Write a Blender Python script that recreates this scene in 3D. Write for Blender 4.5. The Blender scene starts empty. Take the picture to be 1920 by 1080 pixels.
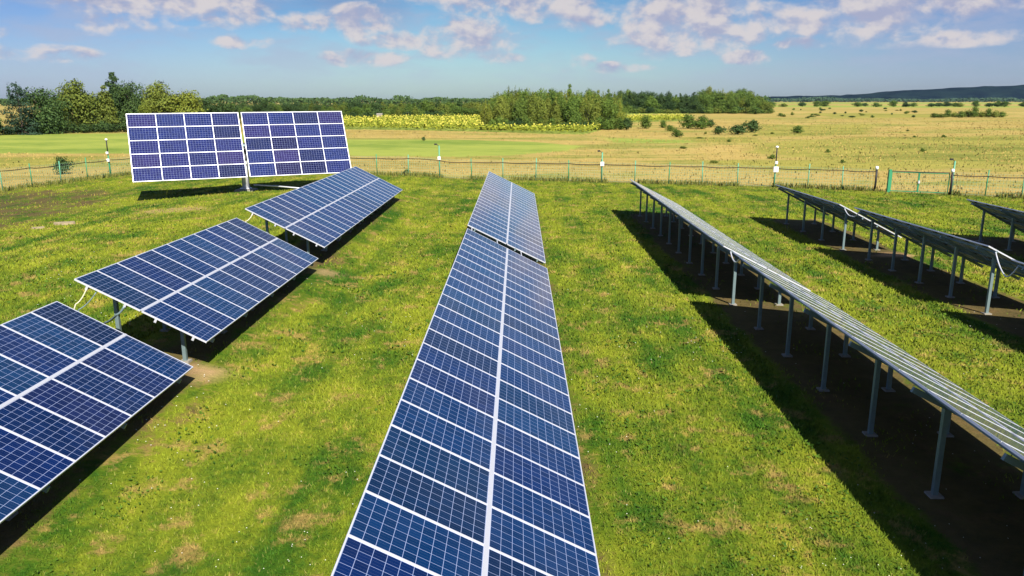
import bpy, math, random
import numpy as np
from mathutils import Vector, Matrix

# ------------------------------------------------------------------ camera, sky, sun, exposure
scn = bpy.context.scene
COL = scn.collection
R = math.radians
cd = bpy.data.cameras.new("camera"); cam = bpy.data.objects.new("camera", cd); COL.objects.link(cam)
cd.sensor_width = 36; cd.lens = 27.43; cd.clip_start = 0.1; cd.clip_end = 30000
cam.location = (0, 0, 6.8); cam.rotation_euler = (R(90 - 13.569), 0, 0.00742)
scn.camera = cam
scn.view_settings.view_transform = 'Standard'; scn.view_settings.look = 'None'
scn.view_settings.exposure = 0.84; scn.view_settings.gamma = 1
scn.cycles.use_denoising = True
scn.cycles.max_bounces = 6; scn.cycles.diffuse_bounces = 2; scn.cycles.glossy_bounces = 3
scn.cycles.transparent_max_bounces = 8; scn.cycles.volume_bounces = 0

SUN = Vector((0.40, -1.0, 1.0)).normalized()           # towards the sun
sun_el = math.asin(SUN.z); sun_rot = math.atan2(SUN.x, SUN.y)
sd = bpy.data.lights.new("sun", 'SUN'); so = bpy.data.objects.new("sun", sd); COL.objects.link(so)
sd.energy = 5.0; sd.angle = R(0.5); sd.color = (1.0, 0.94, 0.84)
so.rotation_euler = SUN.to_track_quat('Z', 'Y').to_euler(); so.location = (20, -50, 60)


class NT:
    """small helper round a node tree"""
    def __init__(s, tree): s.t = tree; s.n = tree.nodes; s.l = tree.links
    def new(s, typ, **kw):
        n = s.n.new(typ)
        for k, v in kw.items(): setattr(n, k, v)
        return n
    def put(s, sock, v):
        if isinstance(v, bpy.types.NodeSocket): s.l.new(v, sock)
        elif isinstance(v, (tuple, list)) and sock.type == 'RGBA' and len(v) == 3: sock.default_value = (*v, 1)
        else: sock.default_value = v
    def math(s, op, a, b=0.0, c=None, clamp=False):
        n = s.new('ShaderNodeMath', operation=op); n.use_clamp = clamp
        s.put(n.inputs[0], a); s.put(n.inputs[1], b)
        if c is not None: s.put(n.inputs[2], c)
        return n.outputs[0]
    def mix(s, f, a, b, mode='MIX'):
        n = s.new('ShaderNodeMix', data_type='RGBA', blend_type=mode)
        s.put(n.inputs[0], f); s.put(n.inputs[6], a); s.put(n.inputs[7], b)
        return n.outputs[2]
    def ramp(s, v, lo, hi, a=0.0, b=1.0):
        n = s.new('ShaderNodeMapRange', interpolation_type='SMOOTHSTEP'); n.clamp = True
        s.put(n.inputs[0], v); s.put(n.inputs[1], lo); s.put(n.inputs[2], hi); s.put(n.inputs[3], a); s.put(n.inputs[4], b)
        return n.outputs[0]
    def noise(s, vec, scale, detail=3, rough=0.55, dist=0.0):
        n = s.new('ShaderNodeTexNoise'); s.put(n.inputs['Vector'], vec)
        n.inputs['Scale'].default_value = scale; n.inputs['Detail'].default_value = detail
        n.inputs['Roughness'].default_value = rough; n.inputs['Distortion'].default_value = dist
        return n.outputs[0]
    def vmul(s, vec, k):
        n = s.new('ShaderNodeVectorMath', operation='MULTIPLY'); s.put(n.inputs[0], vec); n.inputs[1].default_value = k
        return n.outputs[0]
    def vadd(s, vec, k):
        n = s.new('ShaderNodeVectorMath', operation='ADD'); s.put(n.inputs[0], vec); n.inputs[1].default_value = k
        return n.outputs[0]


def build_world():
    w = bpy.data.worlds.new("World"); scn.world = w; w.use_nodes = True
    t = NT(w.node_tree); t.n.clear()
    out = t.new('ShaderNodeOutputWorld'); bg = t.new('ShaderNodeBackground'); t.l.new(bg.outputs[0], out.inputs[0])
    sky = t.new('ShaderNodeTexSky', sky_type='NISHITA'); sky.sun_disc = False
    sky.sun_elevation = sun_el; sky.sun_rotation = sun_rot
    sky.air_density = 1.0; sky.dust_density = 0.6; sky.ozone_density = 2.0
    tc = t.new('ShaderNodeTexCoord'); d = tc.outputs['Generated']
    sx = t.new('ShaderNodeSeparateXYZ'); t.l.new(d, sx.inputs[0])
    az = t.math('ARCTAN2', sx.outputs[0], sx.outputs[1]); el = t.math('ARCSINE', sx.outputs[2])
    # the hazy blue of the low sky: Nishita multiplied by a tint that changes slowly round the horizon
    cv = t.new('ShaderNodeCombineXYZ'); t.l.new(az, cv.inputs[0]); t.l.new(el, cv.inputs[1])
    v = cv.outputs[0]
    side = t.ramp(t.math('ABSOLUTE', t.math('ADD', az, 0.04)), 0.05, 0.6)
    low = t.mix(side, (0.84, 1.06, 1.24), (0.72, 0.84, 1.24))
    tint = t.mix(t.ramp(el, 0.0, 0.16), low, t.mix(side, (0.40, 0.72, 1.0), (0.36, 0.55, 1.0)))
    base = t.mix(1.0, sky.outputs[0], tint, 'MULTIPLY')
    # cumulus banks: soft ellipses broken up by noise
    banks = [(-0.400, 0.118, .100, .030, 1.0), (-0.345, 0.095, .05, .014, .8), (-0.115, 0.128, .055, .014, .9), (-0.252, 0.089, .030, .012, .95),
             (-0.186, 0.090, .034, .017, .95), (-0.155, 0.070, .036, .010, .9), (-0.062, 0.074, .050, .022, .85), (-0.20, 0.130, .08, .010, .7),
             (0.014, 0.118, .085, .022, .9), (0.205, 0.092, .082, .034, 1.0), (0.155, 0.068, .036, .007, .75), (0.425, 0.108, .105, .036, 1.0),
             (0.40, 0.082, .05, .012, .8), (0.585, 0.116, .085, .034, .85), (-0.625, 0.100, .055, .013, .8), (-0.188, 0.049, .042, .009, .85), (0.272, 0.049, .024, .008, .9),
             (-0.470, 0.082, .024, .012, .85), (0.06, 0.045, .03, .010, .6), (0.10, 0.105, .05, .02, .8), (0.33, 0.062, .03, .007, .8), (-0.03, 0.05, .03, .006, .75), (0.50, 0.066, .045, .009, .8), (-0.33, 0.066, .03, .007, .8), (-0.54, 0.048, .05, .008, .7), (0.12, 0.038, .035, .006, .7), (0.66, 0.08, .06, .025, .55), (-0.57, 0.068, .02, .006, .5)]
    acc = None
    for a0, e0, ra, re, st in banks:
        dx = t.math('MULTIPLY', t.math('SUBTRACT', az, a0), 1 / ra)
        dy = t.math('MULTIPLY', t.math('SUBTRACT', el, e0), 1 / re)
        q = t.math('ADD', t.math('MULTIPLY', dx, dx), t.math('MULTIPLY', dy, dy))
        m = t.math('MULTIPLY', t.math('SUBTRACT', 1.12, t.math('MULTIPLY', q, 0.46), clamp=True), st)
        acc = m if acc is None else t.math('MAXIMUM', acc, m)
    nv = t.vmul(v, (1.0, 1.45, 1.0))
    n1 = t.noise(nv, 21, 7, 0.56, 0.15)
    n2 = t.noise(t.vmul(t.vadd(v, (3.1, 1.7, 0)), (1.0, 3.4, 1.0)), 9, 6, 0.58)
    dens = t.math('ADD', acc, t.math('MULTIPLY', t.math('SUBTRACT', n1, 0.5), 3.3))
    dens = t.ramp(dens, 0.20, 0.98)
    dens = t.math('MULTIPLY', dens, t.ramp(acc, 0.02, 0.32))
    # scattered cloud over the rest of the sky, high up and behind
    pn = t.new('ShaderNodeVectorMath', operation='DIVIDE'); t.l.new(d, pn.inputs[0])
    zz = t.math('ADD', t.math('ABSOLUTE', sx.outputs[2]), 0.12); cz = t.new('ShaderNodeCombineXYZ')
    for i in range(3): t.l.new(zz, cz.inputs[i])
    t.l.new(cz.outputs[0], pn.inputs[1])
    hi = t.ramp(t.noise(pn.outputs[0], 1.7, 5, 0.55), 0.56, 0.72)
    hi = t.math('MULTIPLY', hi, t.ramp(el, 0.16, 0.30))
    veil = t.math('MULTIPLY', t.ramp(n2, 0.40, 0.66), t.ramp(el, 0.0, 0.06, 0.10, 0.52))
    # sunlit upper parts and greyer undersides
    up = t.noise(t.vadd(nv, (-0.006, 0.013, 0)), 21, 7, 0.56, 0.15)
    lit = t.ramp(t.math('SUBTRACT', n1, up), -0.13, 0.10)
    ccol = t.mix(lit, (4.5, 4.7, 6.4), (8.1, 7.4, 7.3))
    c1 = t.mix(veil, base, (4.9, 5.3, 6.9))
    dark = t.math('MULTIPLY', t.ramp(t.noise(nv, 5, 3, 0.5), 0.45, 0.7), t.ramp(el, 0.07, 0.12, 0.0, 0.55))
    c1 = t.mix(dark, c1, (1.2, 2.4, 5.2))
    c2 = t.mix(t.math('MULTIPLY', dens, 0.9), c1, ccol)
    c3 = t.mix(t.math('MULTIPLY', hi, 0.35), c2, (6.5, 6.3, 6.8))
    t.l.new(c3, bg.inputs[0]); bg.inputs[1].default_value = 0.05


build_world()

# ------------------------------------------------------------------ helpers
rng = np.random.default_rng(7)
random.seed(7)


def tag(o, label=None, cat=None, group=None, kind=None):
    if label: o['label'] = label
    if cat: o['category'] = cat
    if group: o['group'] = group
    if kind: o['kind'] = kind
    return o


def empty(name, loc, rz=0.0):
    o = bpy.data.objects.new(name, None); COL.objects.link(o)
    o.empty_display_size = 0.3; o.location = loc; o.rotation_euler = (0, 0, rz)
    return o


class MB:
    def __init__(s): s.v = []; s.f = []; s.m = []; s.uv = {}
    def face(s, pts, mi=0, uv=None):
        i = len(s.v); s.v += [tuple(p) for p in pts]; s.f.append(list(range(i, i + len(pts)))); s.m.append(mi)
        if uv: s.uv[len(s.f) - 1] = uv
    def hexa(s, p, mi=0):
        i = len(s.v); s.v += [tuple(q) for q in p]
        for q in ((0, 3, 2, 1), (4, 5, 6, 7), (0, 1, 5, 4), (1, 2, 6, 5), (2, 3, 7, 6), (3, 0, 4, 7)):
            s.f.append([i + k for k in q]); s.m.append(mi)
    def box(s, c, sz, ax=None, mi=0):
        c = Vector(c); X, Y, Z = ax if ax else (Vector((1, 0, 0)), Vector((0, 1, 0)), Vector((0, 0, 1)))
        a, b, h = X * (sz[0] / 2), Y * (sz[1] / 2), Z * (sz[2] / 2)
        s.hexa([c - a - b - h, c + a - b - h, c + a + b - h, c - a + b - h, c - a - b + h, c + a - b + h, c + a + b + h, c - a + b + h], mi)
    def bar(s, p, q, w, h=None, up=Vector((0, 0, 1)), mi=0):
        p = Vector(p); q = Vector(q); d = (q - p); L = d.length; d.normalize()
        x = d.cross(up)
        if x.length < 1e-4: x = Vector((1, 0, 0))
        x.normalize(); z = x.cross(d)
        s.box((p + q) / 2, (w, L, h or w), (x, d, z), mi)
    def tube(s, pts, rad, n=8, mi=0, cap=True):
        pts = [Vector(p) for p in pts]; rads = rad if isinstance(rad, (list, tuple)) else [rad] * len(pts)
        i0 = len(s.v); prev = None
        for k, p in enumerate(pts):
            d = (pts[min(k + 1, len(pts) - 1)] - pts[max(k - 1, 0)]).normalized()
            x = d.cross(Vector((0.03, 0.02, 1)) if abs(d.z) < 0.95 else Vector((0, 1, 0.02))).normalized(); y = x.cross(d)
            for j in range(n):
                a = 2 * math.pi * j / n
                s.v.append(tuple(p + (x * math.cos(a) + y * math.sin(a)) * rads[k]))
        for k in range(len(pts) - 1):
            for j in range(n):
                a = i0 + k * n + j; b = i0 + k * n + (j + 1) % n
                s.f.append([a, b, b + n, a + n]); s.m.append(mi)
        if cap:
            s.f.append([i0 + j for j in range(n)][::-1]); s.m.append(mi)
            e = i0 + (len(pts) - 1) * n; s.f.append([e + j for j in range(n)]); s.m.append(mi)
    def mesh(s, name, mats, smooth=False):
        me = bpy.data.meshes.new(name); me.from_pydata(s.v, [], s.f)
        for m in (mats if isinstance(mats, (list, tuple)) else [mats]): me.materials.append(m)
        me.polygons.foreach_set('material_index', s.m)
        if smooth: me.polygons.foreach_set('use_smooth', [True] * len(s.f))
        if s.uv:
            ul = me.uv_layers.new(name='UVMap')
            for fi, uv in s.uv.items():
                for li, c in zip(me.polygons[fi].loop_indices, uv): ul.data[li].uv = c
        me.update(); return me
    def build(s, name, mats, parent=None, smooth=False):
        return link(name, s.mesh(name, mats, smooth), parent)


def link(name, me, parent=None, mat=None):
    o = bpy.data.objects.new(name, me); COL.objects.link(o)
    if parent: o.parent = parent
    if mat is not None: o.matrix_local = mat
    return o


def poly_mesh(name, verts, k, mats, mi=None, smooth=False):
    """mesh of many separate k-gons out of one (n*k,3) array"""
    n = len(verts) // k
    me = bpy.data.meshes.new(name); me.vertices.add(n * k); me.vertices.foreach_set('co', np.asarray(verts, np.float32).ravel())
    me.loops.add(n * k); me.loops.foreach_set('vertex_index', np.arange(n * k, dtype=np.int32))
    me.polygons.add(n); me.polygons.foreach_set('loop_start', np.arange(0, n * k, k, dtype=np.int32))
    me.polygons.foreach_set('loop_total', np.full(n, k, np.int32))
    for m in (mats if isinstance(mats, (list, tuple)) else [mats]): me.materials.append(m)
    if mi is not None: me.polygons.foreach_set('material_index', np.asarray(mi, np.int32))
    me.update(calc_edges=True); return me


def mat(name, col=(0.5, 0.5, 0.5), rough=0.6, metal=0.0, spec=0.5, build=None):
    m = bpy.data.materials.new(name); m.use_nodes = True; t = NT(m.node_tree)
    p = t.n['Principled BSDF']; p.inputs['Base Color'].default_value = (*col, 1)
    p.inputs['Roughness'].default_value = rough; p.inputs['Metallic'].default_value = metal
    p.inputs['Specular IOR Level'].default_value = spec
    if build: build(t, p)
    return m


def mottled(col, amt=0.25, scale=6.0):
    def b(t, p):
        g = t.new('ShaderNodeTexCoord')
        n = t.noise(g.outputs['Object'], scale, 4, 0.6)
        f = t.math('MULTIPLY_ADD', n, 2 * amt, 1 - amt)
        t.l.new(t.mix(1.0, col, mixgrey(t, f), 'MULTIPLY'), p.inputs['Base Color'])
    return b


def mixgrey(t, f):
    c = t.new('ShaderNodeCombineColor')
    for i in range(3): t.l.new(f, c.inputs[i])
    return c.outputs[0]


# ------------------------------------------------------------------ terrain
def sstep(x, a, b):
    t = np.clip((np.asarray(x, float) - a) / (b - a), 0, 1); return t * t * (3 - 2 * t)


def gz(x, y):
    """height of the ground: a low swell under the western row of tables"""
    x = np.asarray(x, float); y = np.asarray(y, float)
    a = 0.28 + 0.27 * sstep(y, 11, 20) - 0.25 * sstep(y, 50, 60) - 0.30 * sstep(y, 62, 90)
    return a * (1 - sstep(x, -8.7, -5.6)) * (1 - 0.9 * sstep(-x, 18, 27)) + 0.05 * np.sin(x * 0.31 + 1) * np.sin(y * 0.23) * sstep(-x, 10, 16) * (y < 62)


def G(x, y): return float(gz(x, y))


FENCE = [(-39.4, 55.6), (-39.0, 58.9), (-38.5, 61.8), (-38.0, 64.9), (-37.4, 67.9), (-36.8, 70.8), (-35.8, 73.4), (-33.6, 74.3), (-30.7, 74.2), (-27.6, 73.7),
         (-24.4, 73.0), (-21.2, 72.3), (-18.1, 71.4), (-15.4, 70.9), (-12.6, 70.3), (-9.75, 69.8), (-6.9, 69.4), (-4.05, 68.9), (-1.3, 68.5), (1.55, 68.0),
         (4.35, 67.3), (7.1, 66.6), (9.8, 65.8), (12.5, 65.0), (15.1, 64.3), (17.8, 63.6), (20.5, 62.9), (22.9, 62.0), (25.2, 61.0), (27.3, 60.1)]
GATE = [(28.0, 59.3), (31.75, 57.7)]
FENCE_EAST = [(31.75, 57.7), (33.8, 56.7), (35.75, 55.6), (37.6, 54.4), (39.5, 53.2), (41.4, 52.0)]
FENCE_WEST = [(-41.0, 40.0), (-40.6, 43.1), (-40.3, 46.2), (-40.0, 49.3), (-39.7, 52.5), (-39.4, 55.6)]


def poly_mask(x, y, poly, soft):
    P = np.array(poly, float); n = len(P)
    d = np.full(x.shape, 1e9); inside = np.zeros(x.shape, bool)
    for i in range(n):
        a, b = P[i], P[(i + 1) % n]; e = b - a
        t = np.clip(((x - a[0]) * e[0] + (y - a[1]) * e[1]) / (e @ e), 0, 1)
        d = np.minimum(d, np.hypot(x - a[0] - t * e[0], y - a[1] - t * e[1]))
        c = ((a[1] > y) != (b[1] > y))
        with np.errstate(divide='ignore', invalid='ignore'):
            xi = a[0] + (y - a[1]) / (b[1] - a[1] if b[1] != a[1] else 1e-9) * e[0]
        inside ^= c & (x < xi)
    s = np.where(inside, d, -d)
    return sstep(s, -soft, soft)


LAWN = [(-60, -60), (-44, 30)] + FENCE_WEST + FENCE[1:] + GATE + FENCE_EAST[1:] + [(60, 38), (80, -60)]
GREEN = [(-120, 104), (-150, 156), (-95, 162), (-80, 165), (-61, 165), (-30, 139), (-10, 138.5), (2.6, 131.4), (10, 119.3), (6.5, 108), (-0.7, 99.5), (-7.2, 96.6), (-21.4, 98.4), (-38, 102), (-50, 102)]
SUNF = [(-63, 281), (-12, 297), (4, 208), (19.5, 184), (13, 159), (-7.7, 173.4), (-41.4, 189.1)]
SUNF2 = [(39, 298), (66, 317), (56, 261), (32, 243)]
OLIVE = [[(70, 232), (78, 222), (101, 227), (71, 161), (51, 151), (45, 155)], [(60, 143), (95, 153), (75, 118), (55, 106), (47, 112)], [(30, 150), (45, 150), (40, 128), (26, 130)], [(20, 90), (45, 95), (52, 80), (25, 78)], [(38, 128), (66, 150), (112, 152), (96, 112), (70, 84), (40, 84), (30, 104)],
         [(-80, 92), (-50, 98), (-45, 84), (-70, 78)], [(120, 300), (200, 330), (230, 380), (150, 420)]]
STREAK = [[(15.6, 146), (22, 142.5), (30, 137), (28, 128.5), (15.4, 128.5)], [(-52, 336), (-16, 360), (-13, 298), (-45, 290)], [(50, 470), (110, 500), (88, 402), (47, 373)], [(150, 800), (400, 700), (700, 800), (300, 1000)], [(300, 1400), (900, 1300), (1500, 1800), (500, 2000)]]
SOIL = [[(-27, 39), (-42, 44), (-39.5, 60), (-30.5, 61), (-26, 52), (-26.5, 46)]]


def lawn_color(t, pos):
    """mown grass: green and straw patches, mower tracks along the rows"""
    big = t.noise(pos, 0.16, 4, 0.55)
    mid = t.noise(t.vmul(pos, (1.0, 0.55, 1.0)), 0.75, 5, 0.62)
    fine = t.noise(pos, 5.5, 4, 0.68)
    sp = t.new('ShaderNodeSeparateXYZ'); t.l.new(pos, sp.inputs[0])
    wob = t.math('MULTIPLY', t.math('SUBTRACT', big, 0.5), 3.0)
    track = t.math('SINE', t.math('MULTIPLY', t.math('ADD', sp.outputs[0], wob), 3.6))
    v = t.math('ADD', t.math('ADD', t.math('MULTIPLY_ADD', big, 1.15, -0.2), t.math('MULTIPLY', mid, 0.85)), t.math('MULTIPLY', track, 0.05))
    lane = t.noise(t.vmul(pos, (1.0, 0.10, 1.0)), 0.75, 4, 0.6)
    v = t.math('ADD', v, t.math('MULTIPLY', t.math('SUBTRACT', lane, 0.5), 0.7))
    v = t.math('ADD', v, t.math('MULTIPLY', t.math('SUBTRACT', fine, 0.5), 0.55))
    green = t.mix(t.ramp(v, 0.50, 1.02), (0.030, 0.088, 0.005), (0.183, 0.214, 0.013))
    straw = t.ramp(t.math('ADD', t.math('MULTIPLY', mid, 0.75), t.math('MULTIPLY', fine, 0.45)), 0.66, 0.80, 0.0, 0.75)
    c = t.mix(straw, green, (0.33, 0.235, 0.055))
    c = t.mix(t.ramp(t.noise(t.vadd(pos, (3.0, 17.0, 0.0)), 1.1, 5, 0.72), 0.53, 0.66, 0.0, 0.75), c, (0.31, 0.20, 0.065))
    c = t.mix(t.ramp(t.noise(t.vadd(t.vmul(pos, (1.0, 0.7, 1.0)), (31.0, 7.0, 0.0)), 1.3, 5, 0.7), 0.54, 0.68, 0.0, 0.6), c, (0.026, 0.066, 0.005))
    return c, fine, mid


def meadow_color(t, pos):
    """dry grass in drifts of straw, gold and olive"""
    m1 = t.noise(t.vmul(pos, (0.45, 1.2, 1)), 0.055, 6, 0.6)
    m2 = t.noise(t.vmul(pos, (0.55, 1.4, 1)), 0.42, 5, 0.68)
    m3 = t.noise(t.vmul(pos, (0.30, 1.0, 1)), 0.013, 5, 0.55)
    mv = t.math('ADD', t.math('MULTIPLY', m1, 0.65), t.math('ADD', t.math('MULTIPLY', m2, 0.5), t.math('MULTIPLY', m3, 0.25)))
    tan = t.mix(t.ramp(mv, 0.52, 0.88), (0.25, 0.20, 0.045), (0.60, 0.415, 0.145))
    tan = t.mix(t.ramp(t.math('ADD', m1, t.math('MULTIPLY', m2, 0.5)), 0.71, 0.86, 0.0, 0.85), tan, (0.175, 0.20, 0.034))
    return tan, mv, m1, m2


def soil_shade_color(t, pos):
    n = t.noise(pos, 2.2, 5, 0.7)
    return t.mix(n, (0.028, 0.020, 0.012), (0.165, 0.105, 0.05))  # bare soil, its colour darkened to deepen the shade under the tables


def ground_mat():
    def b(t, p):
        g = t.new('ShaderNodeNewGeometry'); pos = g.outputs['Position']
        def at(n): a = t.new('ShaderNodeAttribute'); a.attribute_name = n; return a.outputs['Fac']
        lc, fine, mid = lawn_color(t, pos)
        tan, mv, m1, m2 = meadow_color(t, pos)
        grn = t.mix(t.ramp(mv, 0.50, 0.80), (0.125, 0.20, 0.028), (0.29, 0.33, 0.06))
        olv = t.mix(t.ramp(mv, 0.5, 0.85), (0.13, 0.155, 0.026), (0.33, 0.29, 0.06))
        jit = t.math('MULTIPLY', t.math('SUBTRACT', m2, 0.5), 1.1)
        def soft(n, k=1.0): return t.ramp(t.math('ADD', at(n), t.math('MULTIPLY', jit, k)), 0.25, 0.75)
        c = t.mix(soft('olive', 1.3), tan, olv)
        c = t.mix(soft('green', 0.7), c, grn)
        c = t.mix(soft('lawn', 0.35), c, lc)
        c = t.mix(at('verge'), c, t.mix(m2, (0.045, 0.085, 0.012), (0.17, 0.16, 0.035)))
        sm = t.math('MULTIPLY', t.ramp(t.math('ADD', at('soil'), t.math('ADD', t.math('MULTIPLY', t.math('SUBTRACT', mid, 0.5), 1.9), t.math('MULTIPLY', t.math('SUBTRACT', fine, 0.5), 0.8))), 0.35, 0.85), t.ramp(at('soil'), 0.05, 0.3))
        c = t.mix(t.math('MULTIPLY', sm, 0.85), c, soil_shade_color(t, pos))
        c = t.mix(at('sand'), c, t.mix(fine, (0.33, 0.19, 0.09), (0.55, 0.36, 0.2)))
        t.l.new(c, p.inputs['Base Color'])
        bm = t.new('ShaderNodeBump'); bm.inputs['Strength'].default_value = 0.55; bm.inputs['Distance'].default_value = 0.12
        h = t.math('ADD', t.math('MULTIPLY', fine, 0.8), t.math('MULTIPLY', t.noise(pos, 24, 3, 0.7), 0.5)); t.l.new(h, bm.inputs['Height'])
        t.l.new(bm.outputs[0], p.inputs['Normal'])
    return mat('ground_cover', rough=0.95, spec=0.1, build=b)


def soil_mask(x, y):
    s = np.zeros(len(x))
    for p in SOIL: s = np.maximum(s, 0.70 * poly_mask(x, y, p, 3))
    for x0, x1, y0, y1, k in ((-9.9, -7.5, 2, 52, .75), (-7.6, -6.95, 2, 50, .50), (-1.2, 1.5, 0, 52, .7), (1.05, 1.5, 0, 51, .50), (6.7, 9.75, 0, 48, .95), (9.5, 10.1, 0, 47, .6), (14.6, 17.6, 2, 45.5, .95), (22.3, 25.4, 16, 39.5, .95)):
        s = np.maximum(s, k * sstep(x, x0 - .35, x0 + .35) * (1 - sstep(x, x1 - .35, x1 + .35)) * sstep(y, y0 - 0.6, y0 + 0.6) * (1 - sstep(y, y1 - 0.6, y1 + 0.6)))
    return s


def sand_mask(x, y):
    def spot(px, py, rx, ry): return 1 - sstep(np.hypot((x - px) / rx, (y - py) / ry), 0.5, 1.1)
    return np.clip(0.9 * spot(16.9, 34.6, 1.1, .5) + 0.8 * spot(-7.6, 17.9, .65, .55) + 0.5 * spot(-20.5, 46, 2.6, 1.6) + 0.55 * spot(-7.3, 29.3, .5, .6), 0, 1)


def build_ground():
    def axis(lo, hi, near, step, mid, mstep, far):
        a = list(np.arange(0, near + 1e-6, step)); b = list(np.arange(near + mstep, mid, mstep)); c = list(np.geomspace(mid, far, 34))
        return a + b + c
    xp = np.array(axis(0, 0, 45, 0.5, 240, 3.5, 9000)); xs = np.concatenate([-xp[:0:-1], xp])
    ys = np.concatenate([-np.geomspace(3, 400, 12)[::-1], np.arange(0, 84, 0.5), np.arange(84, 320, 1.6), np.geomspace(322, 14000, 90)])
    X, Y = np.meshgrid(xs, ys); x = X.ravel(); y = Y.ravel()
    z = gz(x, y)
    nx, ny = len(xs), len(ys)
    me = bpy.data.meshes.new('ground')
    me.vertices.add(nx * ny); me.vertices.foreach_set('co', np.stack([x, y, z], 1).astype(np.float32).ravel())
    i, j = np.meshgrid(np.arange(nx - 1), np.arange(ny - 1)); a = (j * nx + i).ravel()
    q = np.stack([a, a + 1, a + nx + 1, a + nx], 1).astype(np.int32); n = len(q)
    me.loops.add(n * 4); me.loops.foreach_set('vertex_index', q.ravel())
    me.polygons.add(n); me.polygons.foreach_set('loop_start', np.arange(0, n * 4, 4, dtype=np.int32)); me.polygons.foreach_set('loop_total', np.full(n, 4, np.int32))
    me.polygons.foreach_set('use_smooth', np.ones(n, bool))
    me.update(calc_edges=True)
    def att(nm, v): me.attributes.new(nm, 'FLOAT', 'POINT').data.foreach_set('value', np.asarray(v, np.float32))
    lawn = poly_mask(x, y, LAWN, 0.6); att('lawn', lawn)
    g = poly_mask(x, y, GREEN, 2.5)
    for p in STREAK: g = np.maximum(g, poly_mask(x, y, p, 4))
    g = np.maximum(g, poly_mask(x, y, SUNF, 2)); g = np.maximum(g, poly_mask(x, y, SUNF2, 3)); att('green', g)
    o = np.zeros(len(x))
    for p in OLIVE: o = np.maximum(o, poly_mask(x, y, p, 6))
    att('olive', o)
    dist = np.full(len(x), 1e9)
    for pl in (FENCE, FENCE_WEST, FENCE_EAST):
        for (ax, ay), (bx, by) in zip(pl[:-1], pl[1:]):
            ex, ey = bx - ax, by - ay; tt = np.clip(((x - ax) * ex + (y - ay) * ey) / (ex * ex + ey * ey), 0, 1)
            dist = np.minimum(dist, np.hypot(x - ax - tt * ex, y - ay - tt * ey))
    att('verge', 0.8 * (1 - sstep(dist, 0.2, 2.0)) * (.72 + .28 * np.sin(x * .8) * np.sin(x * .31 + 2)))
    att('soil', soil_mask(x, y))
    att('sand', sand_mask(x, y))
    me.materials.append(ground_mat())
    o = link('ground', me); tag(o, kind='structure')
    return o


build_ground()


def hills():
    """wooded ridge on the far right of the horizon"""
    us = np.linspace(560, 5200, 240); D = 3600.0
    prof = np.interp(us, [560, 900, 1150, 1500, 1700, 2000, 2350, 2700, 3300, 5200], [2, 6, 12, 18, 36, 52, 66, 74, 80, 40])
    r = np.random.default_rng(3)
    rows = []
    for k, (dy, f) in enumerate([(-260, 0.0), (-200, 0.35), (-100, 0.75), (0, 1.0), (140, 0.95), (420, 0.4), (800, 0.0)]):
        b = 3.0 * (0 < k < 6) * r.random(len(us)) + 2.5 * (0 < k < 6) * np.sin(us * 0.037 + k * 2)
        rows.append(np.stack([us + r.normal(0, 3, len(us)), D + dy + 0 * us, prof * f + b + (6 if 0 < k < 6 else -1)], 1))
    V = np.concatenate(rows); n = len(us); mb = MB(); mb.v = [tuple(p) for p in V]
    for k in range(6):
        for i in range(n - 1):
            a = k * n + i; mb.f.append([a, a + 1, a + n + 1, a + n]); mb.m.append(0)
    def b(t, p):
        g = t.new('ShaderNodeNewGeometry'); nn = t.noise(g.outputs['Position'], 0.012, 5, 0.65)
        f2 = t.noise(t.vmul(g.outputs['Position'], (1, 1, 1)), 0.07, 3, 0.6)
        t.l.new(t.mix(t.ramp(t.math('ADD', nn, t.math('MULTIPLY', f2, 0.3)), 0.5, 0.8), (0.003, 0.008, 0.012), (0.010, 0.021, 0.020)), p.inputs['Base Color'])
    tag(mb.build('hills', mat('far_forest', rough=1, spec=0, build=b), smooth=False), kind='structure')


hills()

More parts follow.
